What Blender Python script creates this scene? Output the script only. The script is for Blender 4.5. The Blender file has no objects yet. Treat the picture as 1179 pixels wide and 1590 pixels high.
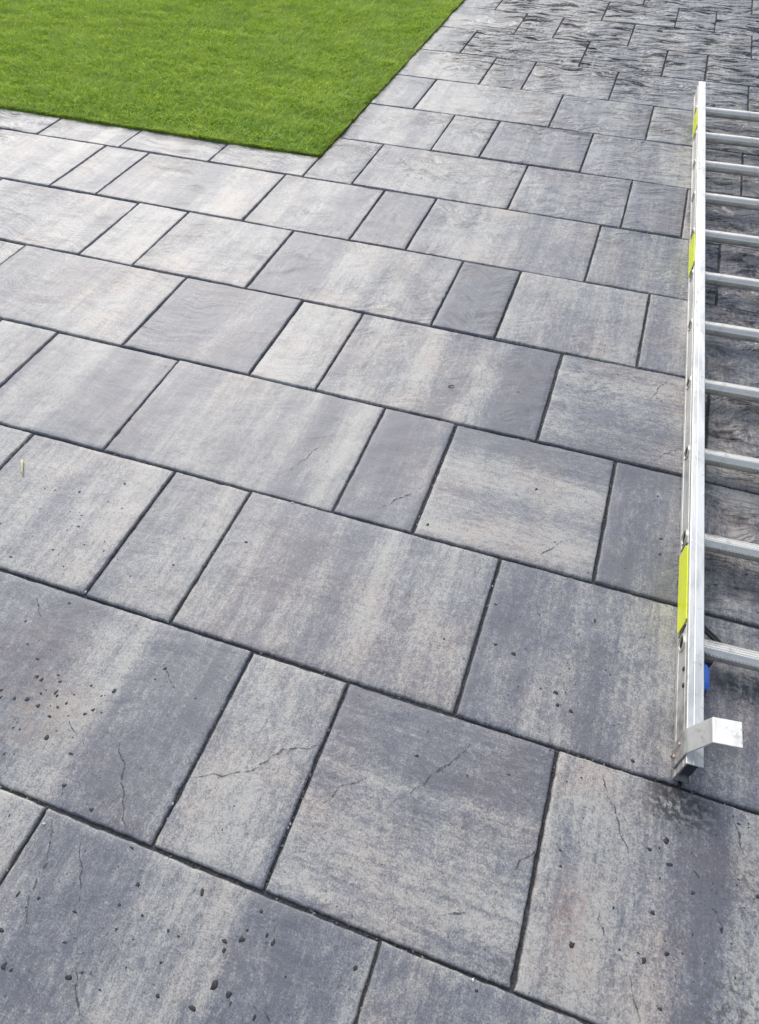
import bpy, math, random
import numpy as np
from mathutils import Vector, Matrix, noise
from mathutils.bvhtree import BVHTree

random.seed(7)
rng = np.random.default_rng(11)
scene = bpy.context.scene
col = scene.collection
R = math.radians
H = 0.40                                   # one paving course

# ------------------------------------------------------------------ camera
cam = bpy.data.cameras.new('camera')
cam_o = bpy.data.objects.new('camera', cam)
col.objects.link(cam_o)
cam.sensor_fit = 'VERTICAL'
cam.sensor_height = 24.0
cam.lens = 16.594
cam.clip_start = 0.02
cam.clip_end = 2000
YAW, PITCH, ROLL = -0.337905, 0.867424, -0.003172
fw = Vector((math.sin(YAW) * math.cos(PITCH), math.cos(YAW) * math.cos(PITCH), -math.sin(PITCH)))
rt = Vector((math.cos(YAW), -math.sin(YAW), 0))
up = rt.cross(fw)
c_, s_ = math.cos(ROLL), math.sin(ROLL)
r2, u2 = c_ * rt + s_ * up, -s_ * rt + c_ * up
m = Matrix((r2, u2, -fw)).transposed().to_4x4()
m.translation = Vector((0.0, -0.1981, 1.2945))
cam_o.matrix_world = m
scene.camera = cam_o

# ------------------------------------------------------------------ sky, sun, exposure
SUN_EL, SUN_AZ = R(40), R(-36)             # azimuth from +Y towards +X
world = bpy.data.worlds.new('World')
scene.world = world
world.use_nodes = True
wn = world.node_tree
wn.nodes.clear()
sky = wn.nodes.new('ShaderNodeTexSky')
sky.sky_type = 'NISHITA'
sky.sun_disc = False
sky.sun_elevation = SUN_EL
sky.sun_rotation = SUN_AZ
sky.air_density = 1.0
sky.dust_density = 2.0
sky.ozone_density = 0.6
hs = wn.nodes.new('ShaderNodeHueSaturation')   # thin white cloud: the blue washed out
hs.inputs['Saturation'].default_value = 0.66
bg = wn.nodes.new('ShaderNodeBackground')
bg.inputs['Strength'].default_value = 0.15
wo = wn.nodes.new('ShaderNodeOutputWorld')
wn.links.new(sky.outputs[0], hs.inputs['Color'])
wn.links.new(hs.outputs[0], bg.inputs['Color'])
wn.links.new(bg.outputs[0], wo.inputs['Surface'])
sun = bpy.data.lights.new('sun', 'SUN')
sun.energy = 1.05
sun.angle = R(45)
sun.color = (1.0, 0.99, 0.972)
sun_o = bpy.data.objects.new('sun', sun)
col.objects.link(sun_o)
sd = Vector((math.sin(SUN_AZ) * math.cos(SUN_EL), math.cos(SUN_AZ) * math.cos(SUN_EL), math.sin(SUN_EL)))
sun_o.rotation_euler = sd.to_track_quat('Z', 'Y').to_euler()
scene.view_settings.view_transform = 'Standard'
scene.view_settings.look = 'None'
scene.view_settings.exposure = 0.66
scene.view_settings.gamma = 1.0
scene.view_settings.use_curve_mapping = False



# spots on the patio, in millimetres
CRUMBS = [(-1083,658,2),(-1020,562,2),(-1034,484,2),(-1112,436,2),(-1170,639,1),(-1143,642,1),(-998,653,1),(-954,645,1),(-935,543,1),(-921,519,1),(-983,452,1),(-994,719,1),(-766,612,1),(-751,537,2),(-624,649,2),(-914,373,2),(-974,305,2),(-934,260,1),(-894,238,2),(-870,204,2),(-857,201,2),(-832,221,1),(-820,210,2),(-840,176,2),(-814,188,2),(-808,183,2),(-859,158,3),(-883,150,2),(-919,157,2),(-829,152,3),(-792,163,2),(-781,175,2),(-794,142,2),(-777,196,1),(-757,223,2),(-707,228,3),(-723,181,2),(-734,168,2),(-705,181,1),(-775,106,3),(-637,304,2),(-644,278,1),(-547,267,1),(-1200,510,1),(-910,144,2),(-833,101,1),(-847,100,1),(-712,93,2),(-689,40,3),(-618,19,2),(-748,-38,1),(-654,-136,2),(-618,-130,2),(-550,-127,2),(-540,-169,2),(-646,-189,3),(-610,-228,3),(-596,-228,2),(-508,-207,3),(-491,-195,1),(-476,-59,2),(-488,-95,1),(-370,-33,3),(-266,-27,2),(-243,-55,2),(-229,-61,2),(-278,-73,3),(-302,-84,3),(-297,-95,2),(-275,-59,1),(-394,-101,1),(-375,-103,1),(-383,-143,1),(-291,-140,4),(-264,-146,3),(-256,-155,2),(-308,-179,3),(-365,-183,2),(-94,-50,2),(-452,-205,1),(-215,-159,2),(-444,-96,1),(-514,-13,1),(-829,52,1),(-104,300,2),(66,322,1),(167,344,1),(191,359,1),(176,224,1),(345,300,3),(353,262,2),(319,275,2),(333,179,3),(217,92,3),(327,107,3),(360,128,2),(439,190,2),(494,259,2),(340,235,1),(276,422,2),(346,454,2),(181,199,1),(393,230,2),(462,369,1),(90,-17,1),(356,51,2),(273,166,1),(167,702,2),(20,568,3),(117,511,3),(125,487,2),(152,483,2),(-19,577,2),(-123,555,1),(134,573,1),(280,975,2),(282,928,2),(261,1108,2),(-244,840,2),(49,884,1),(-23,1034,2),(447,887,3),(405,882,2),(468,932,2),(-41,673,1),(27,1791,1),(-141,1382,1),(-18,1454,1),(227,1477,1),(239,1471,1),(249,1677,1),(-1725,1500,1),(-1135,1158,1),(-990,716,2),(-1377,2547,1),(-1544,2516,1),(-1041,2974,1),(-780,2541,2),(234,2178,1),(214,585,1)]
WHITE = [(-278,114),(-682,-29),(-489,76),(82,-5),(-279,107),(-572,793),(-59,721),(-899,411)]
CREASES = [[(-475,131),(-428,149),(-373,183),(-342,228),(-285,255)],[(-238,165),(-221,199),(-176,235)],[(-638,145),(-601,94),(-550,11)],[(-674,-18),(-642,-74),(-640,-117),(-608,-185)],[(-606,-29),(-551,-112)],[(-502,-190),(-478,-227),(-452,-248)],[(-14,356),(-52,296),(-95,226)],[(135,213),(108,168)],[(226,374),(258,312),(285,257)],[(307,80),(319,51),(331,25)],[(246,172),(265,114)],[(14,64),(57,83)],[(242,1225),(265,1260),(304,1298)],[(-987,363),(-948,323)],[(-636,304),(-600,275)],[(448,396),(470,318)],[(390,269),(405,252)],[(419,222),(443,191)],[(-1310,1311),(-1259,1300)],[(-923,2690),(-805,2563)],[(-754,149),(-724,122)],[(26,836),(63,893)],[(213,1471),(223,1517),(254,1573)],[(-374,845),(-309,922)],[(-206,-144),(-189,-158)],[(-682,17),(-694,43)],[(-582,1007),(-624,894)],[(475,1107),(409,1099)]]

# ------------------------------------------------------------------ helpers
def tag(o, label=None, cat=None, group=None, kind=None):
    if label: o['label'] = label
    if cat: o['category'] = cat
    if group: o['group'] = group
    if kind: o['kind'] = kind
    return o


def mesh_obj(name, verts, faces, mat, parent=None, smooth=False):
    me = bpy.data.meshes.new(name)
    me.from_pydata(verts, [], faces)
    if mat: me.materials.append(mat)
    if smooth: me.polygons.foreach_set('use_smooth', [True] * len(me.polygons))
    me.update()
    o = bpy.data.objects.new(name, me)
    col.objects.link(o)
    if parent: o.parent = parent
    return o


def empty(name, loc, rz=0):
    o = bpy.data.objects.new(name, None)
    o.empty_display_size = 0.1
    o.location = loc
    o.rotation_euler = (0, 0, rz)
    col.objects.link(o)
    return o


class NT:
    """small node builder"""
    def __init__(self, name):
        self.m = bpy.data.materials.new(name)
        self.m.use_nodes = True
        self.t = self.m.node_tree
        self.t.nodes.clear()
        self.out = self.n('ShaderNodeOutputMaterial')
        self.bsdf = self.n('ShaderNodeBsdfPrincipled')
        self.l(self.bsdf.outputs[0], self.out.inputs['Surface'])

    def n(self, t, **kw):
        nd = self.t.nodes.new(t)
        for k, v in kw.items(): setattr(nd, k, v)
        return nd

    def l(self, a, b): self.t.links.new(a, b)

    def put(self, sock, v):
        if hasattr(v, 'is_output'): self.l(v, sock)
        else: sock.default_value = v

    def math(self, op, a, b=0.0, c=0.0, clamp=False):
        nd = self.n('ShaderNodeMath', operation=op, use_clamp=clamp)
        for i, v in enumerate((a, b, c)): self.put(nd.inputs[i], v)
        return nd.outputs[0]

    def vmath(self, op, a, b=(0, 0, 0)):
        nd = self.n('ShaderNodeVectorMath', operation=op)
        self.put(nd.inputs[0], a); self.put(nd.inputs[1], b)
        return nd.outputs[0]

    def attr(self, name):
        nd = self.n('ShaderNodeAttribute')
        nd.attribute_name = name
        return nd

    def noise(self, vec, scale, detail=3.0, rough=0.55, dist=0.0, typ='FBM'):
        nd = self.n('ShaderNodeTexNoise')
        nd.noise_type = typ
        self.l(vec, nd.inputs['Vector'])
        nd.inputs['Scale'].default_value = scale
        nd.inputs['Detail'].default_value = detail
        nd.inputs['Roughness'].default_value = rough
        nd.inputs['Distortion'].default_value = dist
        return nd.outputs['Fac']

    def ramp(self, fac, stops, interp='LINEAR'):
        nd = self.n('ShaderNodeValToRGB')
        cr = nd.color_ramp
        cr.interpolation = interp
        while len(cr.elements) < len(stops): cr.elements.new(0.5)
        for e, (p, c) in zip(cr.elements, stops):
            e.position = p
            e.color = (c, c, c, 1) if isinstance(c, (int, float)) else (*c, 1)
        self.l(fac, nd.inputs[0])
        return nd.outputs[0]

    def mix(self, fac, a, b, mode='MIX'):
        nd = self.n('ShaderNodeMix', data_type='RGBA', blend_type=mode)
        self.put(nd.inputs['Factor'], fac)
        for s, v in ((nd.inputs['A'], a), (nd.inputs['B'], b)):
            if hasattr(v, 'is_output'): self.l(v, s)
            else: s.default_value = (*v, 1)
        return nd.outputs['Result']

    def mapping(self, vec, scale=(1, 1, 1), rot=(0, 0, 0)):
        nd = self.n('ShaderNodeMapping')
        self.l(vec, nd.inputs['Vector'])
        nd.inputs['Scale'].default_value = scale
        nd.inputs['Rotation'].default_value = rot
        return nd.outputs[0]

    def bump(self, height, strength, dist, normal=None):
        nd = self.n('ShaderNodeBump')
        self.put(nd.inputs['Strength'], strength)
        nd.inputs['Distance'].default_value = dist
        self.l(height, nd.inputs['Height'])
        if normal is not None: self.l(normal, nd.inputs['Normal'])
        return nd.outputs[0]

    def done(self, **kw):
        for k, v in kw.items():
            self.put(self.bsdf.inputs[k.replace('_', ' ')], v)
        return self.m


def C3(*c): return (*c, 1.0)


# ------------------------------------------------------------------ materials
def slab_material():
    b = NT('riven_concrete_slab')
    oc = b.n('ShaderNodeTexCoord').outputs['Object']
    geo = b.n('ShaderNodeNewGeometry').outputs['Position']
    seed = b.attr('seed').outputs['Fac']
    rot = b.attr('turned').outputs['Fac']
    tone = b.attr('tone').outputs['Fac']
    damp_refl = b.attr('damp_refl').outputs['Fac']
    sep = b.n('ShaderNodeSeparateXYZ'); b.l(oc, sep.inputs[0])
    off = b.n('ShaderNodeCombineXYZ')
    b.l(b.math('MULTIPLY', seed, 17.3), off.inputs[0])
    b.l(b.math('MULTIPLY', seed, 9.1), off.inputs[1])
    b.l(b.math('MULTIPLY', seed, 5.7), off.inputs[2])
    # pigment runs along the slab's casting direction; some slabs are laid turned
    sw = b.n('ShaderNodeCombineXYZ')
    mx = b.n('ShaderNodeMix', data_type='FLOAT'); b.l(rot, mx.inputs[0]); b.l(sep.outputs[0], mx.inputs[2]); b.l(sep.outputs[1], mx.inputs[3])
    my = b.n('ShaderNodeMix', data_type='FLOAT'); b.l(rot, my.inputs[0]); b.l(sep.outputs[1], my.inputs[2]); b.l(sep.outputs[0], my.inputs[3])
    b.l(mx.outputs[0], sw.inputs[0]); b.l(my.outputs[0], sw.inputs[1])
    p = b.vmath('ADD', sw.outputs[0], off.outputs[0])
    streak = b.noise(b.mapping(p, (15, 2.0, 1)), 1.0, 6, 0.68, 0.5)
    streak2 = b.noise(b.mapping(p, (62, 3.5, 1)), 1.0, 4, 0.7, 0.6)
    cloud = b.noise(p, 7.0, 6, 0.66, 0.5)
    fleck = b.noise(b.mapping(p, (1.5, 0.9, 1)), 70.0, 5, 0.78, 0.5)
    fine = b.noise(p, 330.0, 3, 0.75)
    t = b.math('ADD', b.math('MULTIPLY_ADD', tone, 1.3, -0.15), b.math('MULTIPLY', b.math('SUBTRACT', streak, 0.5), 1.5))
    t = b.math('ADD', t, b.math('MULTIPLY', b.math('SUBTRACT', streak2, 0.5), 0.9))
    t = b.math('ADD', t, b.math('MULTIPLY', b.math('SUBTRACT', cloud, 0.5), 1.1))
    t = b.math('ADD', t, b.math('MULTIPLY', b.math('SUBTRACT', fleck, 0.5), 2.0))
    t = b.math('ADD', t, b.math('MULTIPLY', b.math('SUBTRACT', fine, 0.5), 1.5))
    base = b.ramp(t, [(0.0, (0.122, 0.126, 0.143)), (0.27, (0.162, 0.166, 0.183)), (0.46, (0.212, 0.212, 0.216)),
                      (0.66, (0.281, 0.277, 0.266)), (0.95, (0.378, 0.363, 0.330))])
    # pinkish and rusty breath on some
    pink = b.ramp(b.noise(b.vmath('ADD', p, (4.1, 2.2, 8)), 5.0, 4, 0.6), [(0.46, 0.0), (0.66, 1.0)])
    base = b.mix(b.math('MULTIPLY', pink, 0.8), base, b.mix(1.0, base, (1.07, 0.965, 0.91), 'MULTIPLY'))
    pit = b.ramp(b.noise(b.vmath('ADD', p, (3.3, 7.7, 1.2)), 150.0, 2, 0.5), [(0.27, 0.35), (0.34, 1.0)])
    base = b.mix(0.8, base, pit, 'MULTIPLY')
    base = b.mix(1.0, base, b.ramp(fine, [(0.34, 0.86), (0.5, 1.0), (0.66, 1.16)]), 'MULTIPLY')
    # riven relief: feathery scars, deeper on some slabs than on others
    rr = b.vmath('ADD', oc, off.outputs[0])
    wob = b.n('ShaderNodeTexNoise'); b.l(rr, wob.inputs['Vector']); wob.inputs['Scale'].default_value = 7.0; wob.inputs['Detail'].default_value = 1.0
    rr = b.vmath('ADD', rr, b.vmath('MULTIPLY', b.vmath('SUBTRACT', wob.outputs['Color'], (.5, .5, .5)), (.12, .12, 0)))
    riv = b.noise(b.mapping(rr, (7, 23, 1), (0, 0, R(24))), 1.0, 3.4, 0.58, 0.0)
    riv2 = b.noise(b.mapping(rr, (8, 20, 1), (0, 0, R(-22))), 1.0, 3.4, 0.58, 0.0)
    area = b.noise(b.vmath('ADD', p, (9.3, 1.1, 2)), 4.0, 4, 0.65)
    rmin = b.math('MINIMUM', riv, b.math('ADD', riv2, 0.06))
    hgt = b.ramp(rmin, [(0.28, 0.0), (0.44, 0.5), (0.60, 1.0)])
    grain = b.math('ADD', b.math('MULTIPLY', fine, 0.10), b.math('MULTIPLY', fleck, 0.22))
    # moisture and dirt in the riven hollows; on far slabs a painted dark reflection
    dm = b.math('ADD', damp_refl, b.math('MULTIPLY', b.math('MULTIPLY', b.math('SUBTRACT', area, 0.5), 1.5), b.math('MINIMUM', b.math('MULTIPLY', damp_refl, 3.0), 1.0)), clamp=True)
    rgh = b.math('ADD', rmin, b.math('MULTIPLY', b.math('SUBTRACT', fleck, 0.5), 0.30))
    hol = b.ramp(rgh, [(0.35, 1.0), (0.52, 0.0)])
    wet_refl = b.math('MULTIPLY', dm, hol)
    base = b.mix(b.math('MULTIPLY', wet_refl, 0.93), base, b.mix(1.0, base, (0.30, 0.31, 0.335), 'MULTIPLY'))
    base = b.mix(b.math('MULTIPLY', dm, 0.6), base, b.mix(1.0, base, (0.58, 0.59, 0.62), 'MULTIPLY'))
    # old spill and rust marks at known spots on the patio
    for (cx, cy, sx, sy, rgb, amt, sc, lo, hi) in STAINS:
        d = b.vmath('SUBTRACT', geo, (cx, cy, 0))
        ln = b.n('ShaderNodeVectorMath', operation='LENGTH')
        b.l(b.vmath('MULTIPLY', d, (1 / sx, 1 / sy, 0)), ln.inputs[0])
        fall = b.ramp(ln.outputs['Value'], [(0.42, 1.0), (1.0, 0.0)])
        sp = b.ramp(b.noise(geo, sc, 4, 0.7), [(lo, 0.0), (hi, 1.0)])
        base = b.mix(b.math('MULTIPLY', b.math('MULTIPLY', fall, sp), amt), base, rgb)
    n1 = b.bump(hgt, b.math('ADD', 0.015, b.math('MULTIPLY', dm, 0.62), clamp=True), 0.050)
    n2 = b.bump(grain, 0.55, 0.004, n1)
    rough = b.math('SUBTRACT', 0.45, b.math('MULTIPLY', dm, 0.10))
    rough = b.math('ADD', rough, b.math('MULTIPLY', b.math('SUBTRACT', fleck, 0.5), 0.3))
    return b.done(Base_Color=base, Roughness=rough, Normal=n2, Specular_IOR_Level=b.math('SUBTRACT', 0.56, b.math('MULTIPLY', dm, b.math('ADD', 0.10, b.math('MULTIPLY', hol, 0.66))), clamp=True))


# x, y, radius x, radius y, colour, amount, noise scale, threshold low/high
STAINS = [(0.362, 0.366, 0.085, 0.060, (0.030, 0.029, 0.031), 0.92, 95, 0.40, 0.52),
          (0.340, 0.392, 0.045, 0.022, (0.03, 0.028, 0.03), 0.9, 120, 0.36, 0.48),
          (0.205, 0.135, 0.040, 0.090, (0.24, 0.155, 0.13), 0.6, 90, 0.42, 0.60),
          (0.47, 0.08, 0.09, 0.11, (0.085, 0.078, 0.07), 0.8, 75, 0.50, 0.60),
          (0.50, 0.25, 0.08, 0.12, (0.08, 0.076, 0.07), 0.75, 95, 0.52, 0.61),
          (-0.80, 0.15, 0.13, 0.10, (0.29, 0.235, 0.19), 0.55, 40, 0.38, 0.60),
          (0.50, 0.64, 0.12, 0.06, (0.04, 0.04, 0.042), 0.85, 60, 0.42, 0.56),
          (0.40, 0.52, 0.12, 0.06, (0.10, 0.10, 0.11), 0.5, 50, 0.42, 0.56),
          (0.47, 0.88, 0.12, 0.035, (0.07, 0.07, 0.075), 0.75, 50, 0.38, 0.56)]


def simple(name, rgb, rough=0.5, metal=0.0, spec=0.5, var=0.0, scale=40, bump=0.0):
    b = NT(name)
    oc = b.n('ShaderNodeTexCoord').outputs['Object']
    n = b.noise(oc, scale, 4, 0.6)
    v = b.ramp(n, [(0.3, 1 - var), (0.7, 1 + var)])
    base = b.mix(1.0, rgb, v, 'MULTIPLY')
    kw = dict(Base_Color=base, Roughness=rough, Metallic=metal, Specular_IOR_Level=spec)
    if bump: kw['Normal'] = b.bump(n, bump, 0.002)
    return b.done(**kw)


def aluminium(name, rgb, rough, ax, tread=False):
    """mill-finish extrusion: fine drawn lines along the axis, dull smears and dirt"""
    b = NT(name)
    oc = b.n('ShaderNodeTexCoord').outputs['Object']
    sc = (900, 8, 900) if ax == 'y' else (8, 900, 900)
    lines = b.noise(b.mapping(oc, sc), 1.0, 2, 0.5)
    smear = b.noise(b.mapping(oc, (30, 7, 30) if ax == 'y' else (12, 30, 30)), 1.0, 5, 0.65, 0.5)
    dirt = b.noise(oc, 38, 5, 0.7)
    base = b.mix(0.5, rgb, b.ramp(lines, [(0.3, 0.92), (0.7, 1.04)]), 'MULTIPLY')
    base = b.mix(0.8, base, b.ramp(smear, [(0.36, 0.78), (0.5, 1.0), (0.66, 1.04)]), 'MULTIPLY')
    base = b.mix(b.ramp(dirt, [(0.57, 0.0), (0.70, 0.6)]), base, (0.24, 0.23, 0.19))
    if ax == 'y':                           # brown film of dirt on the foot of the stile
        sp = b.n('ShaderNodeSeparateXYZ'); b.l(oc, sp.inputs[0])
        foot = b.math('MULTIPLY', b.ramp(sp.outputs[1], [(0.02, 1.0), (0.30, 0.0)]), b.ramp(dirt, [(0.36, 0.0), (0.60, 0.75)]))
        low = b.ramp(sp.outputs[2], [(0.0, 1.0), (0.070, 0.9), (0.0775, 0.15)])
        base = b.mix(b.math('MULTIPLY', foot, low), base, (0.20, 0.165, 0.145))
    r = b.math('ADD', rough, b.math('MULTIPLY', b.math('SUBTRACT', smear, 0.5), 0.3))
    if tread:
        w = b.n('ShaderNodeTexWave'); w.wave_type = 'BANDS'; w.bands_direction = 'DIAGONAL'
        b.l(b.mapping(oc, (1, 0.6, 0.6)), w.inputs['Vector']); w.inputs['Scale'].default_value = 90
        nrm = b.bump(w.outputs['Fac'], 0.3, 0.001)
    else:
        nrm = b.bump(lines, 0.12, 0.001)
    return b.done(Base_Color=base, Roughness=r, Metallic=0.84, Normal=nrm)


def bed_material():
    b = NT('dark_jointing_sand')
    p = b.n('ShaderNodeNewGeometry').outputs['Position']
    n = b.noise(p, 160, 5, 0.7)
    n2 = b.noise(p, 7, 3, 0.6)
    base = b.ramp(n, [(0.3, (0.032, 0.032, 0.034)), (0.6, (0.11, 0.108, 0.108)), (0.8, (0.24, 0.235, 0.225))])
    base = b.mix(0.6, base, b.ramp(n2, [(0.3, 0.7), (0.7, 1.3)]), 'MULTIPLY')
    return b.done(Base_Color=base, Roughness=0.9, Normal=b.bump(n, 0.9, 0.006), Specular_IOR_Level=0.2)


def grass_material():
    b = NT('turf_blade')
    a = b.attr('shade').outputs['Fac']
    p = b.n('ShaderNodeNewGeometry').outputs['Position']
    big = b.noise(b.mapping(p, (1.3, 2.6, 1)), 3.4, 4, 0.6, 0.6)
    base = b.ramp(a, [(0.0, (0.19, 0.30, 0.030)), (0.45, (0.41, 0.56, 0.075)), (0.8, (0.54, 0.68, 0.15)), (1.0, (0.66, 0.75, 0.30))])
    base = b.mix(0.7, base, b.ramp(big, [(0.32, (0.80, 0.88, 0.70)), (0.68, (1.32, 1.18, 1.15))]), 'MULTIPLY')
    b.done(Base_Color=base, Roughness=0.55, Specular_IOR_Level=0.35)
    tr = b.n('ShaderNodeBsdfTranslucent')
    b.l(base, tr.inputs['Color'])
    ms = b.n('ShaderNodeMixShader'); ms.inputs[0].default_value = 0.45
    b.l(b.bsdf.outputs[0], ms.inputs[1]); b.l(tr.outputs[0], ms.inputs[2]); b.l(ms.outputs[0], b.out.inputs['Surface'])
    return b.m


M = {}
M['slab'] = slab_material()
M['bed'] = bed_material()
M['grass'] = grass_material()
M['turf'] = simple('turf_backing', (0.22, 0.36, 0.05), 0.9, var=0.4, scale=30, bump=0.5)
M['ground'] = simple('rough_ground', (0.10, 0.13, 0.05), 0.95, var=0.4, scale=2)
M['alu'] = aluminium('aluminium_stile', (0.69, 0.69, 0.66), 0.48, 'y')
M['rung'] = aluminium('aluminium_rung', (0.70, 0.67, 0.60), 0.45, 'x', True)
M['label'] = simple('yellow_label', (0.66, 0.72, 0.03), 0.4, var=0.06, scale=60)
M['label_band'] = simple('label_black_band', (0.03, 0.03, 0.025), 0.5)
M['hollow_shade'] = simple('painted_hollow_shade', (0.02, 0.02, 0.02), 0.9, spec=0.1)
M['blue'] = simple('blue_plastic', (0.045, 0.16, 0.60), 0.38, var=0.12, scale=80)
M['black'] = simple('black_rubber', (0.022, 0.022, 0.026), 0.6, var=0.3, scale=80)
M['steel'] = simple('dull_bolt', (0.34, 0.27, 0.22), 0.5, 0.6, var=0.4, scale=200)
M['crumb'] = simple('dark_soil', (0.030, 0.028, 0.028), 0.65, var=0.5, scale=120, bump=0.4)
M['joint_grit'] = simple('joint_grit', (0.24, 0.235, 0.225), 0.9, spec=0.2, var=0.75, scale=160)
M['chip'] = simple('white_chip', (0.7, 0.7, 0.68), 0.6, var=0.1)
def crease_material():
    b = NT('crease_dark')  # dark colour alone draws the creases; the strips have no depth
    p = b.n('ShaderNodeNewGeometry').outputs['Position']
    n = b.noise(p, 85, 5, 0.75)
    return b.done(Base_Color=b.ramp(n, [(0.3, (0.05, 0.05, 0.054)), (0.7, (0.12, 0.12, 0.125))]), Roughness=0.95, Specular_IOR_Level=0.1,
                  Alpha=b.ramp(n, [(0.41, 0.0), (0.57, 0.82)]))


M['crease'] = crease_material()
M['straw'] = simple('dry_straw', (0.55, 0.50, 0.28), 0.6, var=0.15, scale=90)
M['leaf'] = simple('dry_brown_leaf', (0.14, 0.10, 0.06), 0.7, var=0.3, scale=90)

# ------------------------------------------------------------------ ground and patio
S_, M_, L_ = 0.526, 1.052, 1.578
XL, XR = -9.6, 3.6
EDGE_X, EDGE_Y = -3.098, 6.475             # inner corner of the paving round the lawn
ROWS = {
    -1: [-1.736, -0.173, 0.879], 0: [-1.216, -0.69, 0.354, 1.93],
    1: [-3.308, -2.237, -1.71, -0.146, 0.904], 2: [-3.829, -2.78, -1.182, -0.677, 0.373, 1.95],
    3: [-4.885, -3.276, -2.223, -1.705, -0.138, 0.905], 4: [-5.924, -4.346, -3.814, -2.744, -1.159, -0.657, 0.398, 1.97],
    5: [-6.951, -5.373, -4.842, -3.27, -2.214, -1.688, -0.13, 0.91], 6: [-6.266, -5.22, -4.155, -3.096, -2.569, -1.005, 0.045, 0.572, 2.15],
    7: [-2.052, -1.527, -0.485, 1.07], 8: [-2.561, -0.984, 0.069, 0.595, 2.17], 9: [-2.031, -1.504, -0.455, 1.105],
    10: [-2.537, -0.967, 0.07, 0.587, 2.16], 11: [-2.027, -1.481, -0.459, 1.128], 12: [-2.53, -0.948, 0.082, 0.626, 2.2],
    13: [-2.03, -1.5, -0.45, 1.12], 14: [-2.54, -0.96, 0.07, 0.6, 2.17], 15: [-2.03, -1.5, -0.45, 1.12],
    16: [-2.54, -0.96, 0.07, 0.6, 2.17], -2: [-2.3, -0.72, 0.33, 0.86], -3: [-1.8, -1.27, 0.31, 1.36],
}
# pigment bands read off each slab: (row, left joint): (turned?, [(position, tone), ...])
BANDS = {
    (-1, -9): (0, [(0, .62), (1, .66)]),
    (-1, -1.736): (0, [(0, .55), (.08, .38), (.18, .3), (.3, .32), (.4, .6), (.52, .6), (.62, .66), (.69, .2), (.84, .26), (1, .5)]),
    (-1, -.173): (0, [(0, .45), (.3, .36), (.6, .45), (1, .4)]),
    (0, -9): (0, [(0, .3), (.4, .22), (.52, .66), (.64, .72), (.7, .26), (.86, .3), (1, .4)]),
    (0, -1.216): (0, [(0, .52), (.4, .64), (.8, .66), (1, .5)]),
    (0, -.69): (1, [(0, .58), (.2, .62), (.42, .5), (.62, .5), (.8, .28), (1, .24)]),
    (0, .354): (0, [(0, .58), (.14, .68), (.3, .58), (.37, .25), (.45, .16), (.53, .55), (.7, .45), (1, .5)]),
    (1, -3.308): (0, [(0, .5), (.4, .62), (1, .6)]),
    (1, -2.237): (0, [(0, .34), (.5, .5), (1, .62)]),
    (1, -1.71): (0, [(0, .42), (.15, .52), (.3, .3), (.4, .48), (.5, .3), (.6, .7), (.72, .52), (.86, .58), (1, .48)]),
    (1, -.146): (0, [(0, .2), (.25, .34), (.45, .52), (.62, .38), (.8, .66), (1, .6)]),
    (2, -3.829): (0, [(0, .5), (.45, .62), (.53, .26), (.8, .26), (1, .4)]),
    (2, -2.78): (0, [(0, .4), (.25, .46), (.4, .6), (.6, .5), (.7, .64), (.75, .22), (.85, .45), (.93, .72), (1, .5)]),
    (2, -1.182): (0, [(0, .16), (1, .24)]),
    (2, -.677): (1, [(0, .45), (.25, .7), (.42, .55), (.6, .74), (.8, .36), (1, .16)]),
    (2, .373): (0, [(0, .24), (.2, .3), (.35, .55), (.5, .6), (.7, .3), (1, .4)]),
    (3, -4.885): (0, [(0, .35), (.5, .45), (.8, .6), (1, .5)]),
    (3, -3.276): (0, [(0, .28), (.35, .22), (.6, .42), (.8, .34), (1, .24)]),
    (3, -2.223): (0, [(0, .74), (.6, .76), (1, .6)]),
    (3, -1.705): (0, [(0, .38), (.15, .68), (.3, .42), (.4, .8), (.5, .34), (.58, .14), (.65, .68), (.73, .5), (.8, .1), (1, .1)]),
    (3, -.138): (1, [(0, .36), (.45, .38), (.7, .58), (1, .52)]),
    (4, -4.346): (0, [(0, .66), (1, .7)]),
    (4, -3.814): (0, [(0, .4), (.4, .7), (.6, .48), (1, .6)]),
    (4, -2.744): (0, [(0, .18), (.3, .2), (.4, .62), (.5, .8), (.6, .48), (.75, .6), (.85, .34), (1, .6)]),
    (4, -1.159): (0, [(0, .16), (1, .22)]),
    (4, -.657): (0, [(0, .58), (.6, .56), (1, .66)]),
    (5, -2.214): (0, [(0, .3), (.5, .24), (1, .34)]),
    (6, -2.569): (0, [(0, .34), (.15, .4), (.35, .62), (1, .56)]),
    (6, -3.096): (0, [(0, .5), (1, .46)]),
    (6, -1.005): (0, [(0, .42), (.6, .4), (1, .5)]),
    (6, 0.045): (0, [(0, .34), (1, .3)]),
    (7, -1.527): (0, [(0, .38), (1, .34)]),
    (7, -0.485): (0, [(0, .5), (.3, .32), (.42, .28), (.52, .7), (.75, .74), (1, .5)]),
    (8, -2.561): (0, [(0, .6), (.3, .78), (.5, .6), (1, .5)]),
    (4, .398): (0, [(0, .4), (.2, .5), (.5, .45), (1, .5)]),
    (5, -1.688): (0, [(0, .3), (.2, .58), (.4, .74), (.6, .48), (.8, .44), (1, .5)]),
    (5, -3.27): (0, [(0, .45), (.5, .62), (.8, .34), (1, .5)]),
}


def interp(lst, t):
    for (a, va), (b_, vb) in zip(lst, lst[1:]):
        if t <= b_: return va + (vb - va) * max(0, (t - a)) / max(1e-6, b_ - a)
    return lst[-1][1]


def sstep(a, b_, x):
    t = min(1, max(0, (x - a) / (b_ - a)))
    return t * t * (3 - 2 * t)


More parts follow.
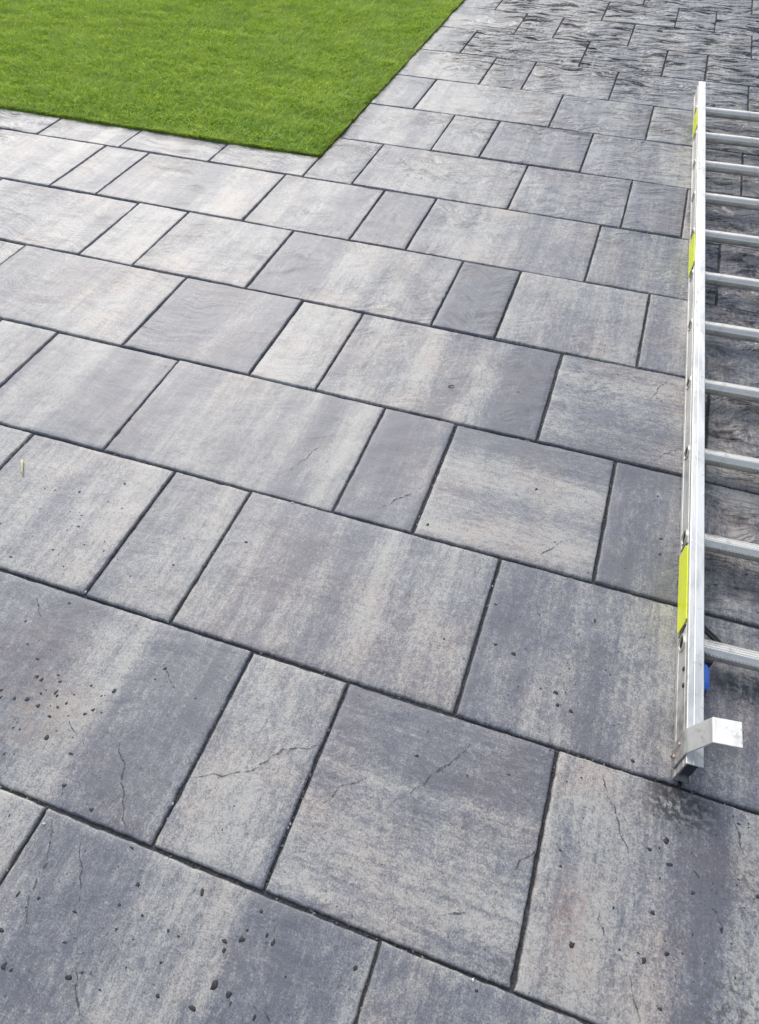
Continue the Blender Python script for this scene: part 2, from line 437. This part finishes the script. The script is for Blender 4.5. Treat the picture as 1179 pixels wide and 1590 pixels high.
def damp_refl_at(X, Y):                         # X, Y in courses
    d = 0.92 * sstep(8.0, 10.2, Y + 0.12 * X) * sstep(-3.4, -2.2, X)  # far slabs: reflection of dark surroundings, painted as darker colour
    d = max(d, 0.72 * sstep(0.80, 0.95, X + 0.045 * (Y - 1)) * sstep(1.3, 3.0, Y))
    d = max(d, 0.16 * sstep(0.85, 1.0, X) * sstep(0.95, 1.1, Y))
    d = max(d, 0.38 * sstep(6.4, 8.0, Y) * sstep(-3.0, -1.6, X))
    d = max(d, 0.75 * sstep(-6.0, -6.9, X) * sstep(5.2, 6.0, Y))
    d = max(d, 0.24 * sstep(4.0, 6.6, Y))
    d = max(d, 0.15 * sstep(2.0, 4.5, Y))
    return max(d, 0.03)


patio = mesh_obj('patio', [(XL * H - 3, -3.2 * H, -0.0070), (XR * H, -3.2 * H, -0.0070), (XR * H, 17.1 * H, -0.0070), (EDGE_X * H - 0.006, 17.1 * H, -0.0070),
                           (EDGE_X * H - 0.006, EDGE_Y * H + 0.006, -0.0070), (XL * H - 3, EDGE_Y * H + 0.006, -0.0070)],
                 [(0, 1, 4, 5), (1, 2, 3, 4)], M['bed'])
tag(patio, 'dark jointing bed of the grey riven slab patio', 'patio', kind='structure')

bv_v, bv_f = [], []
slab_n = 0
JOINTS = []                                 # centre lines of the nearer joints


def make_slab(row, X0, X1, Y0, Y1, key):
    global slab_n
    slab_n += 1
    sd_ = slab_n * 0.37 + 3.1
    jit = lambda a: random.uniform(-a, a)
    g = 0.0022 + 0.0009 * random.random()
    x0, x1, y0, y1 = X0 * H + g + jit(.0008), X1 * H - g + jit(.0008), Y0 * H + g + jit(.0008), Y1 * H - g + jit(.0008)
    cx, cy = (x0 + x1) / 2, (y0 + y1) / 2
    w, h = x1 - x0, y1 - y0
    cell = 0.011 if row <= 2 else (0.016 if row <= 5 else 0.026)
    if X0 > 1.4 or X1 < -7.3 or row < -1 or row > 13: cell = 0.06
    nx, ny = max(3, round(w / cell)), max(2, round(h / cell))
    turned, lst = BANDS.get(key, (None, None))
    if lst is None:
        turned = 1 if (0.9 < X1 - X0 < 1.2 and random.random() < 0.3) else 0
        k = 4 if X1 - X0 < 0.8 else 8
        v0 = random.uniform(.34, .66)
        lst = [(i / (k - 1), min(.85, max(.12, v0 + random.gauss(0, .15)))) for i in range(k)]
    bev = 0.0045
    rim = (0.0, 0.0011, 0.0026)
    us = [r / w for r in rim] + [bev / w + (1 - 2 * bev / w) * i / nx for i in range(nx + 1)] + [1 - r / w for r in rim[::-1]]
    vs = [r / h for r in rim] + [bev / h + (1 - 2 * bev / h) * i / ny for i in range(ny + 1)] + [1 - r / h for r in rim[::-1]]
    nu, nv = len(us), len(vs)
    tx, ty, dz = jit(.0015), jit(.0015), jit(.0009)
    verts, tone, damp_refl = [], [], []
    for j, v in enumerate(vs):
        for i, u in enumerate(us):
            px, py = (u - .5) * w, (v - .5) * h
            wx, wy = px + cx, py + cy
            e = min(i, j, nu - 1 - i, nv - 1 - j)
            q = Vector((wx * 5 + sd_ * 7, wy * 5, sd_))
            z = 0.0011 * noise.noise(q) + 0.0010 * noise.noise(Vector((wx * 14 + wy * 9 + sd_, wy * 26 - wx * 9, sd_ * 3)))
            z += tx * (u - .5) * 2 + ty * (v - .5) * 2 + dz
            # chipped, wandering arris
            chip = 0.0002 + 0.0013 * noise.noise(Vector((wx * 48, wy * 48, sd_))) + 0.0012 * noise.noise(Vector((wx * 140, wy * 140, sd_ + 9)))
            chip += 0.0045 * max(0.0, noise.noise(Vector((wx * 26, wy * 26, sd_ + 4))) - 0.34)
            if e <= 3:
                k = (1, 1, .9, .35)[e]
                if i <= 3: px += chip * k
                if i >= nu - 4: px -= chip * k
                if j <= 3: py += chip * k
                if j >= nv - 4: py -= chip * k
            z -= (0.0060, 0.0020, 0.0004, 0.0)[min(e, 3)]
            verts.append((px, py, z))
            tone.append(interp(lst, v if turned else u))
            damp_refl.append(damp_refl_at(wx / H, wy / H))
    faces = []
    for j in range(nv - 1):
        for i in range(nu - 1):
            a = j * nu + i
            faces.append((a, a + 1, a + nu + 1, a + nu))
    ring = [i for i in range(nu)] + [j * nu + nu - 1 for j in range(1, nv)] + [(nv - 1) * nu + i for i in range(nu - 2, -1, -1)] + [j * nu for j in range(nv - 2, 0, -1)]
    b0 = len(verts)
    for r in ring:
        x, y, z = verts[r]
        verts.append((x, y, -0.04)); tone.append(tone[r]); damp_refl.append(damp_refl[r])
    n = len(ring)
    for k in range(n):
        faces.append((ring[k], b0 + k, b0 + (k + 1) % n, ring[(k + 1) % n]))
    o = mesh_obj('paving_slab', verts, faces, M['slab'], patio, True)
    o.location = (cx, cy, 0)
    me = o.data
    for nm, vals in (('tone', tone), ('damp_refl', damp_refl), ('seed', [sd_] * len(verts)), ('turned', [float(turned)] * len(verts))):
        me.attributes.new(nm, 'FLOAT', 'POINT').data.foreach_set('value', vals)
    if row <= 4 and X0 < 1.3 and X1 > -5:
        JOINTS.append((x0, y0 - g, x1, y0 - g)); JOINTS.append((x0 - g, y0, x0 - g, y1))
    base = len(bv_v)
    bv_v.extend((x + cx, y + cy, z) for x, y, z in verts[:nu * nv])
    bv_f.extend(tuple(base + i for i in f) for f in faces[:(nu - 1) * (nv - 1)])


for row in sorted(ROWS):
    js = list(ROWS[row])
    left = EDGE_X if row >= 7 else XL
    pat = [L_, M_, S_, L_, S_, M_]
    k = row
    while js[-1] < XR - 0.2:
        js.append(js[-1] + pat[k % 6]); k += 1
    if row < 7:
        k = row
        if row == 6: pat = [M_]
        while js[0] > left:
            js.insert(0, js[0] - pat[k % len(pat)]); k += 1
    else:
        js.insert(0, left)
    for a, c in zip(js, js[1:]):
        key = (row, a)
        if row in (-1, 0) and abs(c - ROWS[row][0]) < 1e-6: key = (row, -9)
        top = EDGE_Y if (row == 6 and c <= EDGE_X + 0.01) else row + 1
        make_slab(row, a, c, row, top, key)

surf = BVHTree.FromPolygons(bv_v, bv_f)


def drop(x, y):
    hit = surf.ray_cast(Vector((x, y, 1)), Vector((0, 0, -1)))
    return hit[0].z if hit[0] is not None else -0.0066


# ------------------------------------------------------------------ lawn
LX, LY = EDGE_X * H - 0.004, EDGE_Y * H + 0.005
lawn = mesh_obj('lawn', [(-9, LY, -0.002), (LX, LY, -0.002), (LX, 11, -0.002), (-9, 11, -0.002),
                         (-9, LY, -0.05), (LX, LY, -0.05), (LX, 11, -0.05), (-9, 11, -0.05)],
                [(0, 1, 2, 3), (0, 4, 5, 1), (1, 5, 6, 2), (2, 6, 7, 3), (3, 7, 4, 0)], M['turf'])
tag(lawn, 'backing of the rectangular green lawn', 'lawn', kind='structure')
ground = mesh_obj('ground', [(-300, -300, -0.055), (300, -300, -0.055), (300, 300, -0.055), (-300, 300, -0.055)], [(0, 1, 2, 3)], M['ground'])
tag(ground, 'rough ground beyond the patio and lawn', 'ground', kind='structure')


def vnoise(x, y, f, seed):
    """smooth value noise on arrays"""
    g = np.random.default_rng(seed).random((256, 256))
    X, Y = x * f + 100, y * f + 100
    xi, yi = np.floor(X).astype(int), np.floor(Y).astype(int)
    a, b_ = X - xi, Y - yi
    a, b_ = a * a * (3 - 2 * a), b_ * b_ * (3 - 2 * b_)
    G = lambda i, j: g[i % 256, j % 256]
    return (G(xi, yi) * (1 - a) + G(xi + 1, yi) * a) * (1 - b_) + (G(xi, yi + 1) * (1 - a) + G(xi + 1, yi + 1) * a) * b_


def build_grass():
    n1, n2, ne = 260000, 60000, 9000
    x = np.concatenate([rng.uniform(-4.6, LX, n1), rng.uniform(-8, -4.0, n2 // 2), rng.uniform(-8, LX, n2 // 2), rng.uniform(-4.6, LX, ne), LX - rng.random(ne) ** 2 * 0.01])
    y = np.concatenate([rng.uniform(LY, 5.6, n1), rng.uniform(LY, 6, n2 // 2), rng.uniform(5.4, 9, n2 // 2), LY + rng.random(ne) ** 2 * 0.01, rng.uniform(LY, 5.6, ne)])
    N = len(x)
    clump = vnoise(x + y * .35, y * 3.0, 5, 1) * .5 + vnoise(x, y * 2.0, 26, 2) * .3 + vnoise(x, y, 70, 3) * .2
    hgt = 0.018 * (0.62 + 0.75 * clump) * rng.uniform(.7, 1.2, N)
    ang = (vnoise(x, y, 5, 4) - .5) * 5 + (vnoise(x, y, 24, 5) - .5) * 4 + rng.normal(0, .9, N) - 0.6
    lean = hgt * rng.uniform(.6, 2.2, N)
    wd = rng.uniform(.0012, .0023, N)
    dx, dy = np.cos(ang), np.sin(ang)
    fa = rng.uniform(0, 2 * np.pi, N)
    sx, sy = np.cos(fa) * wd, np.sin(fa) * wd
    z0 = np.full(N, -0.003)
    V = np.empty((N, 5, 3), np.float32)
    V[:, 0] = np.stack([x - sx, y - sy, z0], 1)
    V[:, 1] = np.stack([x + sx, y + sy, z0], 1)
    mx_, my_, mz = x + dx * lean * .35, y + dy * lean * .35, z0 + hgt * .65
    V[:, 2] = np.stack([mx_ + sx * .8, my_ + sy * .8, mz], 1)
    V[:, 3] = np.stack([mx_ - sx * .8, my_ - sy * .8, mz], 1)
    V[:, 4] = np.stack([x + dx * lean, y + dy * lean, z0 + hgt], 1)
    lim = LX + 0.010
    V[:, :, 0] = np.minimum(V[:, :, 0], lim + rng.normal(0, .006, (N, 1)))
    V[:, :, 1] = np.maximum(V[:, :, 1], LY - 0.009 + rng.normal(0, .006, (N, 1)))
    me = bpy.data.meshes.new('grass')
    me.vertices.add(N * 5)
    me.vertices.foreach_set('co', V.ravel())
    i0 = (np.arange(N) * 5)[:, None]
    loops = np.concatenate([i0 + np.array([[0, 1, 2, 3]]), i0 + np.array([[3, 2, 4]])], 1).astype(np.int32).ravel()
    me.loops.add(N * 7)
    me.loops.foreach_set('vertex_index', loops)
    me.polygons.add(N * 2)
    st = (np.arange(N) * 7)[:, None] + np.array([[0, 4]])
    me.polygons.foreach_set('loop_start', st.astype(np.int32).ravel())
    me.update(calc_edges=True)
    shade = np.clip(.18 + .62 * (clump - .2) + rng.normal(0, .17, N), 0, 1)
    shade[rng.random(N) < .03] = .97
    me.attributes.new('shade', 'FLOAT', 'POINT').data.foreach_set('value', np.repeat(shade, 5).astype(np.float32))
    me.materials.append(M['grass'])
    o = bpy.data.objects.new('grass', me)
    col.objects.link(o)
    tag(o, 'short dense bright green turf of the lawn', 'grass', kind='stuff')


build_grass()

# ------------------------------------------------------------------ ladder
LAD_A = R(2.586)
ladder = empty('ladder', (0.3465, 0.4105, 0.002), LAD_A)
tag(ladder, 'long aluminium ladder with yellow labels lying flat on the paving', 'ladder')
LEN, SH, SW, TH, LW = 3.325, 0.078, 0.0295, 0.003, 0.40
NR, RY0, RS, RZ = 11, 0.267, 0.2805, 0.040


def sweep_y(name, prof, y0, y1, mat, parent, nseg=1, closed=True):
    verts, faces = [], []
    n = len(prof)
    for k in range(nseg + 1):
        y = y0 + (y1 - y0) * k / nseg
        verts += [(px, y, pz) for px, pz in prof]
    for k in range(nseg):
        for i in range(n if closed else n - 1):
            a, c = k * n + i, k * n + (i + 1) % n
            faces.append((a, c, c + n, a + n))
    if closed:
        faces.append(tuple(range(n - 1, -1, -1)))
        faces.append(tuple(nseg * n + i for i in range(n)))
    return mesh_obj(name, verts, faces, mat, parent)


def channel(sgn, x0):
    r = 0.0012
    p = [(0, r), (r, 0), (SW - r, 0), (SW, r), (SW, 0.008), (SW - .0022, 0.008), (SW - .0022, TH), (TH, TH), (TH, SH - TH), (SW - .0022, SH - TH),
         (SW - .0022, SH - .008), (SW, SH - .008), (SW, SH - r), (SW - r, SH), (SW * .42, SH), (SW * .40, SH - .0004), (SW * .36, SH - .0004), (SW * .34, SH), (r, SH), (0, SH - r),
         (0, SH - .013), (.0008, SH - .014), (.0008, SH - .017), (0, SH - .018), (0, .019), (.0008, .018), (.0008, .015), (0, .014)]
    p = [(x0 + sgn * a, z) for a, z in p]
    return p if sgn > 0 else p[::-1]


def tri_fix(o):
    import bmesh
    bm = bmesh.new(); bm.from_mesh(o.data)
    ng = [f for f in bm.faces if len(f.verts) > 4]
    bmesh.ops.triangulate(bm, faces=ng, ngon_method='EAR_CLIP')
    bmesh.ops.recalc_face_normals(bm, faces=bm.faces)
    bm.to_mesh(o.data); bm.free()


stiles = []
for sgn, x0 in ((1, 0.0), (-1, LW)):
    o = sweep_y('stile', channel(sgn, x0), 0, LEN, M['alu'], ladder, 40)
    tri_fix(o)
    stiles.append(o)


def rung_mesh():
    half = [(.0180, .000), (.0180, .0065), (.0165, .0100), (.0135, .0135), (.0100, .0162), (.0075, .0175), (.0055, .0170), (.0030, .0176)]
    low = [(.0178, -.0055), (.0163, -.0105), (.0128, -.0145), (.0075, -.0170)]
    right = low[::-1] + half
    prof = right + [(0.0, .0172)] + [(-a, c) for a, c in right[::-1]] + [(0.0, -.0177)]
    n = len(prof)
    verts, faces = [], []
    xs = [-0.0035, TH + .0005, TH + .003] + [0.02 + (LW - .04) * i / 12 for i in range(13)] + [LW - TH - .003, LW - TH - .0005, LW + 0.0035]
    for x in xs:
        verts += [(x, py, pz) for py, pz in prof]
    for k in range(len(xs) - 1):
        for i in range(n):
            a, c = k * n + i, k * n + (i + 1) % n
            faces.append((a, c, c + n, a + n))
    # hollow ends
    for end, x in ((0, -0.0035), (len(xs) - 1, LW + 0.0035)):
        b0 = len(verts)
        verts += [(x, py * .84, pz * .84) for py, pz in prof]
        xi = x + (0.012 if end == 0 else -0.0070)
        b1 = len(verts)
        verts += [(xi, py * .82, pz * .82) for py, pz in prof]
        for i in range(n):
            a, c = end * n + i, end * n + (i + 1) % n
            faces.append((a, b0 + i, b0 + (i + 1) % n, c)); faces.append((b0 + i, b1 + i, b1 + (i + 1) % n, b0 + (i + 1) % n))
    return verts, faces


rv, rf = rung_mesh()
rung0 = mesh_obj('rung', rv, rf, M['rung'], ladder)
tri_fix(rung0)
# dark disc painting the shade inside a rung's hollow end
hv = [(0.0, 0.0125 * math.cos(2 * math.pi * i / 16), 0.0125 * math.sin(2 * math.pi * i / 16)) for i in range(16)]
hole_me = bpy.data.meshes.new('hollow_shade_disc')
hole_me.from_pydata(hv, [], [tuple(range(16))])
hole_me.materials.append(M['hollow_shade'])
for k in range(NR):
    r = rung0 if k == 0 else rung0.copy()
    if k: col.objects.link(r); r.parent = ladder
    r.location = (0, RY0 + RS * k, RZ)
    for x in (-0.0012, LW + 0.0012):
        d = bpy.data.objects.new('hollow_shade_disc', hole_me)
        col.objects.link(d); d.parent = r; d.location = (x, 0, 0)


# dark plugs set back inside the open ends of the stiles
for sgn, x0 in ((1, 0.0), (-1, LW)):
    for y0, y1 in ((0.012, 0.030), (LEN - 0.030, LEN - 0.008)):
        a, c = sorted((x0 + sgn * (TH + .0003), x0 + sgn * (SW - .0005)))
        zb, zt = TH + .0003, SH - TH - .0003
        vv = [(x, y, z) for y in (y0, y1) for x, z in ((a, zb), (c, zb + .005), (c, zt - .005), (a, zt))]
        q = mesh_obj('end_plug', vv, [(0, 1, 2, 3), (4, 7, 6, 5), (0, 4, 5, 1), (1, 5, 6, 2), (2, 6, 7, 3), (3, 7, 4, 0)], M['black'], ladder)
        tri_fix(q)


def plate(name, poly, th, mat, parent, axis='x', at=0.0):
    """flat plate: polygon in (y, z) extruded along x towards -x"""
    n = len(poly)
    verts = [(at, a, c) for a, c in poly] + [(at - th, a, c) for a, c in poly]
    faces = [tuple(range(n)), tuple(range(2 * n - 1, n - 1, -1))] + [(i, (i + 1) % n, n + (i + 1) % n, n + i) for i in range(n)]
    o = mesh_obj(name, verts, faces, mat, parent)
    tri_fix(o)
    return o


# yellow labels wrapped on the outer web, between rungs
for (g0, lo) in ((0, 'yellow label between the two lowest rungs'), (5, 'yellow label half way up the stile'), (9, 'pale yellow label near the far end')):
    ya, yb = RY0 + RS * g0 + 0.036, RY0 + RS * (g0 + 1) - 0.036
    z0, z1 = 0.012, SH - 0.010
    lab = plate('label', [(ya, z0 + .006), (ya + .012, z0), (yb - .004, z0), (yb, z0 + .012), (yb, z1 - .012), (yb - .014, z1), (ya + .006, z1), (ya, z1 - .01)], 0.0026, M['label'], ladder, at=-0.0006)
    lab['label'] = lo
    for yy, sg in ((ya - 0.001, -1), (yb + 0.001, 1)):
        q = plate('label_band', [(yy, z0 + .016), (yy + sg * .010, z0 + .004), (yy + sg * .014, z0 + .010), (yy + sg * .004, z1 - .006), (yy, z1 - .008)], 0.0012, M['label_band'], lab, at=-0.0006)

# bracket at the foot of the near stile
prof_out = [(-0.0036, 0.012), (-0.0036, 0.082), (0.0205, 0.1475), (0.0655, 0.1545)]
prof_in = [(0.0660, 0.1508), (0.0225, 0.1440), (-0.0008, 0.0800), (-0.0008, 0.012)]
for sgn, x0 in ((1, 0.0), (-1, LW)):
    pr = [(x0 + sgn * a, z) for a, z in prof_out + prof_in]
    if sgn < 0: pr = pr[::-1]
    br = sweep_y('bracket', pr, 0.0145, 0.0615, M['alu'], ladder)
    tri_fix(br)
    bv = br.modifiers.new('bevel', 'BEVEL'); bv.width = 0.0009; bv.segments = 2
    for (y, z) in ((0.045, 0.050), (0.034, 0.020)):
        n = 10
        vv = [(x0 - sgn * .0038, y + .0048 * math.cos(2 * math.pi * i / n), z + .0048 * math.sin(2 * math.pi * i / n)) for i in range(n)] + \
             [(x0 - sgn * .0062, y + .0035 * math.cos(2 * math.pi * i / n), z + .0035 * math.sin(2 * math.pi * i / n)) for i in range(n)]
        ff = [(i, (i + 1) % n, n + (i + 1) % n, n + i) for i in range(n)] + [tuple(range(n, 2 * n))]
        rv_ = mesh_obj('rivet', vv, ff, M['steel'], br); tri_fix(rv_)
for y in (0.200, 0.164):
    n = 12
    vv = [(-0.0006, y + .0052 * math.cos(2 * math.pi * i / n), .054 + .0052 * math.sin(2 * math.pi * i / n)) for i in range(n)] + \
         [(-0.0022, y + .0042 * math.cos(2 * math.pi * i / n), .054 + .0042 * math.sin(2 * math.pi * i / n)) for i in range(n)]
    rv_ = mesh_obj('rivet', vv, [(i, (i + 1) % n, n + (i + 1) % n, n + i) for i in range(n)] + [tuple(range(n, 2 * n))], M['black'], ladder)
    tri_fix(rv_)

# blue plastic clip on the inner side of the stile below the lowest rung
cl = []
for (y, x1, zb, zt) in ((0.170, .043, .026, .044), (0.174, .0475, .022, .049), (0.184, .0500, .021, .052), (0.220, .0500, .021, .052), (0.228, .048, .024, .049)):
    cl.append([(.0285, y, zb), (x1 - .004, y, zb), (x1, y, zb + .006), (x1, y, zt - .007), (x1 - .006, y, zt), (.0285, y, zt)])
vv = [p for s in cl for p in s]
ff = [(k * 6 + i, k * 6 + (i + 1) % 6, k * 6 + 6 + (i + 1) % 6, k * 6 + 6 + i) for k in range(4) for i in range(6)] + [tuple(range(5, -1, -1)), tuple(24 + i for i in range(6))]
clip = mesh_obj('plastic_clip', vv, ff, M['blue'], ladder)
tri_fix(clip)
clip['label'] = 'blue plastic clip inside the stile'
for (y0, y1, x1, zb, zt, nm) in ((0.158, 0.1705, .045, .020, .046, 'rubber_tip'), (0.2282, 0.233, .055, .030, .056, 'cover_flap')):
    vv = [(x, y, z) for y, k in ((y0, .002), (y1, 0)) for x, z in ((.0285, zb + k), (x1 - k, zb + k), (x1 - k, zt - k), (.0285, zt - k))]
    q = mesh_obj(nm, vv, [(0, 1, 2, 3), (4, 7, 6, 5), (0, 4, 5, 1), (1, 5, 6, 2), (2, 6, 7, 3), (3, 7, 4, 0)], M['black'], clip)
    tri_fix(q)


# ------------------------------------------------------------------ small things on the paving
def ribbon(pts, wid, lift=0.0007, jitter=0.0026, ends=0.25):
    """tapered wandering strip laid on the slab surface -> verts, faces"""
    fine_ = []
    for (x0, y0), (x1, y1) in zip(pts, pts[1:]):
        k = max(2, int(math.hypot(x1 - x0, y1 - y0) / 0.006))
        fine_ += [(x0 + (x1 - x0) * i / k, y0 + (y1 - y0) * i / k) for i in range(k)]
    fine_.append(pts[-1])
    V, F = [], []
    n = len(fine_)
    ph = random.random() * 99
    for i, (x, y) in enumerate(fine_):
        a, b_ = fine_[max(0, i - 1)], fine_[min(n - 1, i + 1)]
        d = Vector((b_[0] - a[0], b_[1] - a[1])).normalized()
        nx_, ny_ = -d.y, d.x
        o_ = jitter * 2.6 * noise.noise(Vector((i * .28, ph, 0))) + jitter * random.uniform(-.4, .4)
        t = i / (n - 1)
        ww = wid * (ends + (1 - ends) * math.sin(math.pi * t) ** .6) * (0.55 + 0.75 * abs(noise.noise(Vector((i * .45, ph, 7)))) * 2)
        for s in (-1, 1):
            X, Y = x + nx_ * (o_ + s * ww / 2), y + ny_ * (o_ + s * ww / 2)
            V.append((X, Y, drop(X, Y) + lift))
    for i in range(n - 1):
        F.append((2 * i, 2 * i + 1, 2 * i + 3, 2 * i + 2))
    return V, F


CV, CF = [], []
for c in CREASES:
    V, F = ribbon([(x / 1000, y / 1000) for x, y in c], random.uniform(.0024, .0042))
    b0 = len(CV); CV += V; CF += [tuple(b0 + i for i in f) for f in F]
cre = mesh_obj('crease', CV, CF, M['crease'], patio)
cre['kind'] = 'stuff'


def lump(x, y, r, flat):
    z = drop(x, y)
    V, F = [], []
    n, a0 = 8, random.random() * 6
    st = random.uniform(.75, 1.3)
    rad = [r * random.uniform(.5, 1.25) for _ in range(n)]
    for k, (s, hz) in enumerate(((1.0, -.001), (.92, flat * .55), (.5, flat))):
        for i in range(n):
            a = a0 + 2 * math.pi * i / n
            V.append((x + rad[i] * s * math.cos(a) * st, y + rad[i] * s * math.sin(a) / st, z + hz * (1 if k == 0 else random.uniform(.7, 1.2))))
    V.append((x, y, z + flat * 1.05))
    for k in range(2):
        for i in range(n):
            F.append((k * n + i, k * n + (i + 1) % n, (k + 1) * n + (i + 1) % n, (k + 1) * n + i))
    F += [(2 * n + i, 2 * n + (i + 1) % n, 3 * n) for i in range(n)]
    return V, F


def lumps(name, lst, mat, label, cat):
    V_, F_ = [], []
    for x, y, r, f in lst:
        V, F = lump(x, y, r, f)
        b0 = len(V_); V_ += V; F_ += [tuple(b0 + i for i in q) for q in F]
    return tag(mesh_obj(name, V_, F_, mat, None, True), label, cat, kind='stuff')


lst = []
for x, y, s in CRUMBS:
    r = (0, .0027, .0041, .0054, .0080)[s] * random.uniform(.85, 1.15)
    lst.append((x / 1000, y / 1000, r, .0004 + r * .08))
for _ in range(150):                        # finer grit, thickest where the photograph has most
    bx, by, sx, sy = random.choice([(-.80, .18, .12, .08), (-.45, -.1, .2, .1), (.38, .2, .12, .16), (.45, .7, .08, .3), (-1.0, .6, .14, .12), (.15, .6, .16, .14)])
    lst.append((random.gauss(bx, sx), random.gauss(by, sy), random.uniform(.0010, .0022), .0009))
lumps('grit', lst, M['crumb'], 'dark soil crumbs and grit scattered on the slabs', 'grit')
jl = []
for (xa, ya, xb, yb) in JOINTS:             # loose jointing grit, thick in places and missing in others
    k = int(math.hypot(xb - xa, yb - ya) * random.choice((14, 30, 55, 80)))
    for _ in range(k):
        t = random.random()
        if noise.noise(Vector((xa * 9 + t * 3, ya * 9, 1))) < -0.05: continue
        r = random.choice((.0012, .0017, .0023, .0032))
        jl.append((xa + (xb - xa) * t + random.uniform(-.003, .003), ya + (yb - ya) * t + random.uniform(-.003, .003), r, r * random.uniform(.5, 1.1)))
lumps('joint_grit', jl, M['joint_grit'], 'loose dark grit caught in the joints between slabs', 'grit')
lumps('stone_chip', [(x / 1000, y / 1000, .0028, .003) for x, y in WHITE], M['chip'], 'tiny white stone chips caught along the joints', 'stone chip')

# a bit of straw and a curl of dry leaf
def tube(pts, r0, r1, n=6):
    V, F = [], []
    for k, p in enumerate(pts):
        r = r0 + (r1 - r0) * k / (len(pts) - 1)
        d = (Vector(pts[min(k + 1, len(pts) - 1)]) - Vector(pts[max(0, k - 1)])).normalized()
        s = d.cross(Vector((0, 0, 1))).normalized(); t = s.cross(d)
        V += [tuple(Vector(p) + s * r * math.cos(2 * math.pi * i / n) + t * r * math.sin(2 * math.pi * i / n)) for i in range(n)]
    for k in range(len(pts) - 1):
        for i in range(n):
            F.append((k * n + i, k * n + (i + 1) % n, (k + 1) * n + (i + 1) % n, (k + 1) * n + i))
    F += [tuple(range(n - 1, -1, -1)), tuple((len(pts) - 1) * n + i for i in range(n))]
    return V, F


z = drop(-1.26, .675)
V, F = tube([(-1.283, .700, z + .003), (-1.268, .682, z + .005), (-1.258, .668, z + .004), (-1.247, .656, z + .0025)], .0028, .0018)
tag(mesh_obj('straw', V, F, M['straw'], None, True), 'short pale dry straw lying on the slab at the left edge', 'straw')
z = drop(-.324, 1.343)
V, F = tube([(-.333, 1.339, z + .002), (-.326, 1.343, z + .005), (-.318, 1.346, z + .003)], .0022, .0012)
tag(mesh_obj('leaf_scrap', V, F, M['leaf'], None, True), 'tiny curl of brown leaf on a striped slab mid patio', 'leaf')

# black strap lying under the lowest rung
pts = [(.372, .772), (.390, .756), (.408, .741), (.424, .727), (.436, .714)]
V, F = [], []
for k, (x, y) in enumerate(pts):
    a, b_ = pts[max(0, k - 1)], pts[min(len(pts) - 1, k + 1)]
    d = Vector((b_[0] - a[0], b_[1] - a[1])).normalized()
    zz = drop(x, y)
    for s, hz in ((-.0065, .0005), (-.0055, .004), (-.0012, .0045), (0, .0032), (.0012, .0045), (.0055, .004), (.0065, .0005)):
        V.append((x - d.y * s, y + d.x * s, zz + hz))
for k in range(len(pts) - 1):
    for i in range(7):
        F.append((k * 7 + i, k * 7 + (i + 1) % 7, (k + 1) * 7 + (i + 1) % 7, (k + 1) * 7 + i))
F += [tuple(range(6, -1, -1)), tuple((len(pts) - 1) * 7 + i for i in range(7))]
o = mesh_obj('strap', V, F, M['black']); tri_fix(o)
tag(o, 'short black strap on the slab beneath the lowest rung', 'strap')
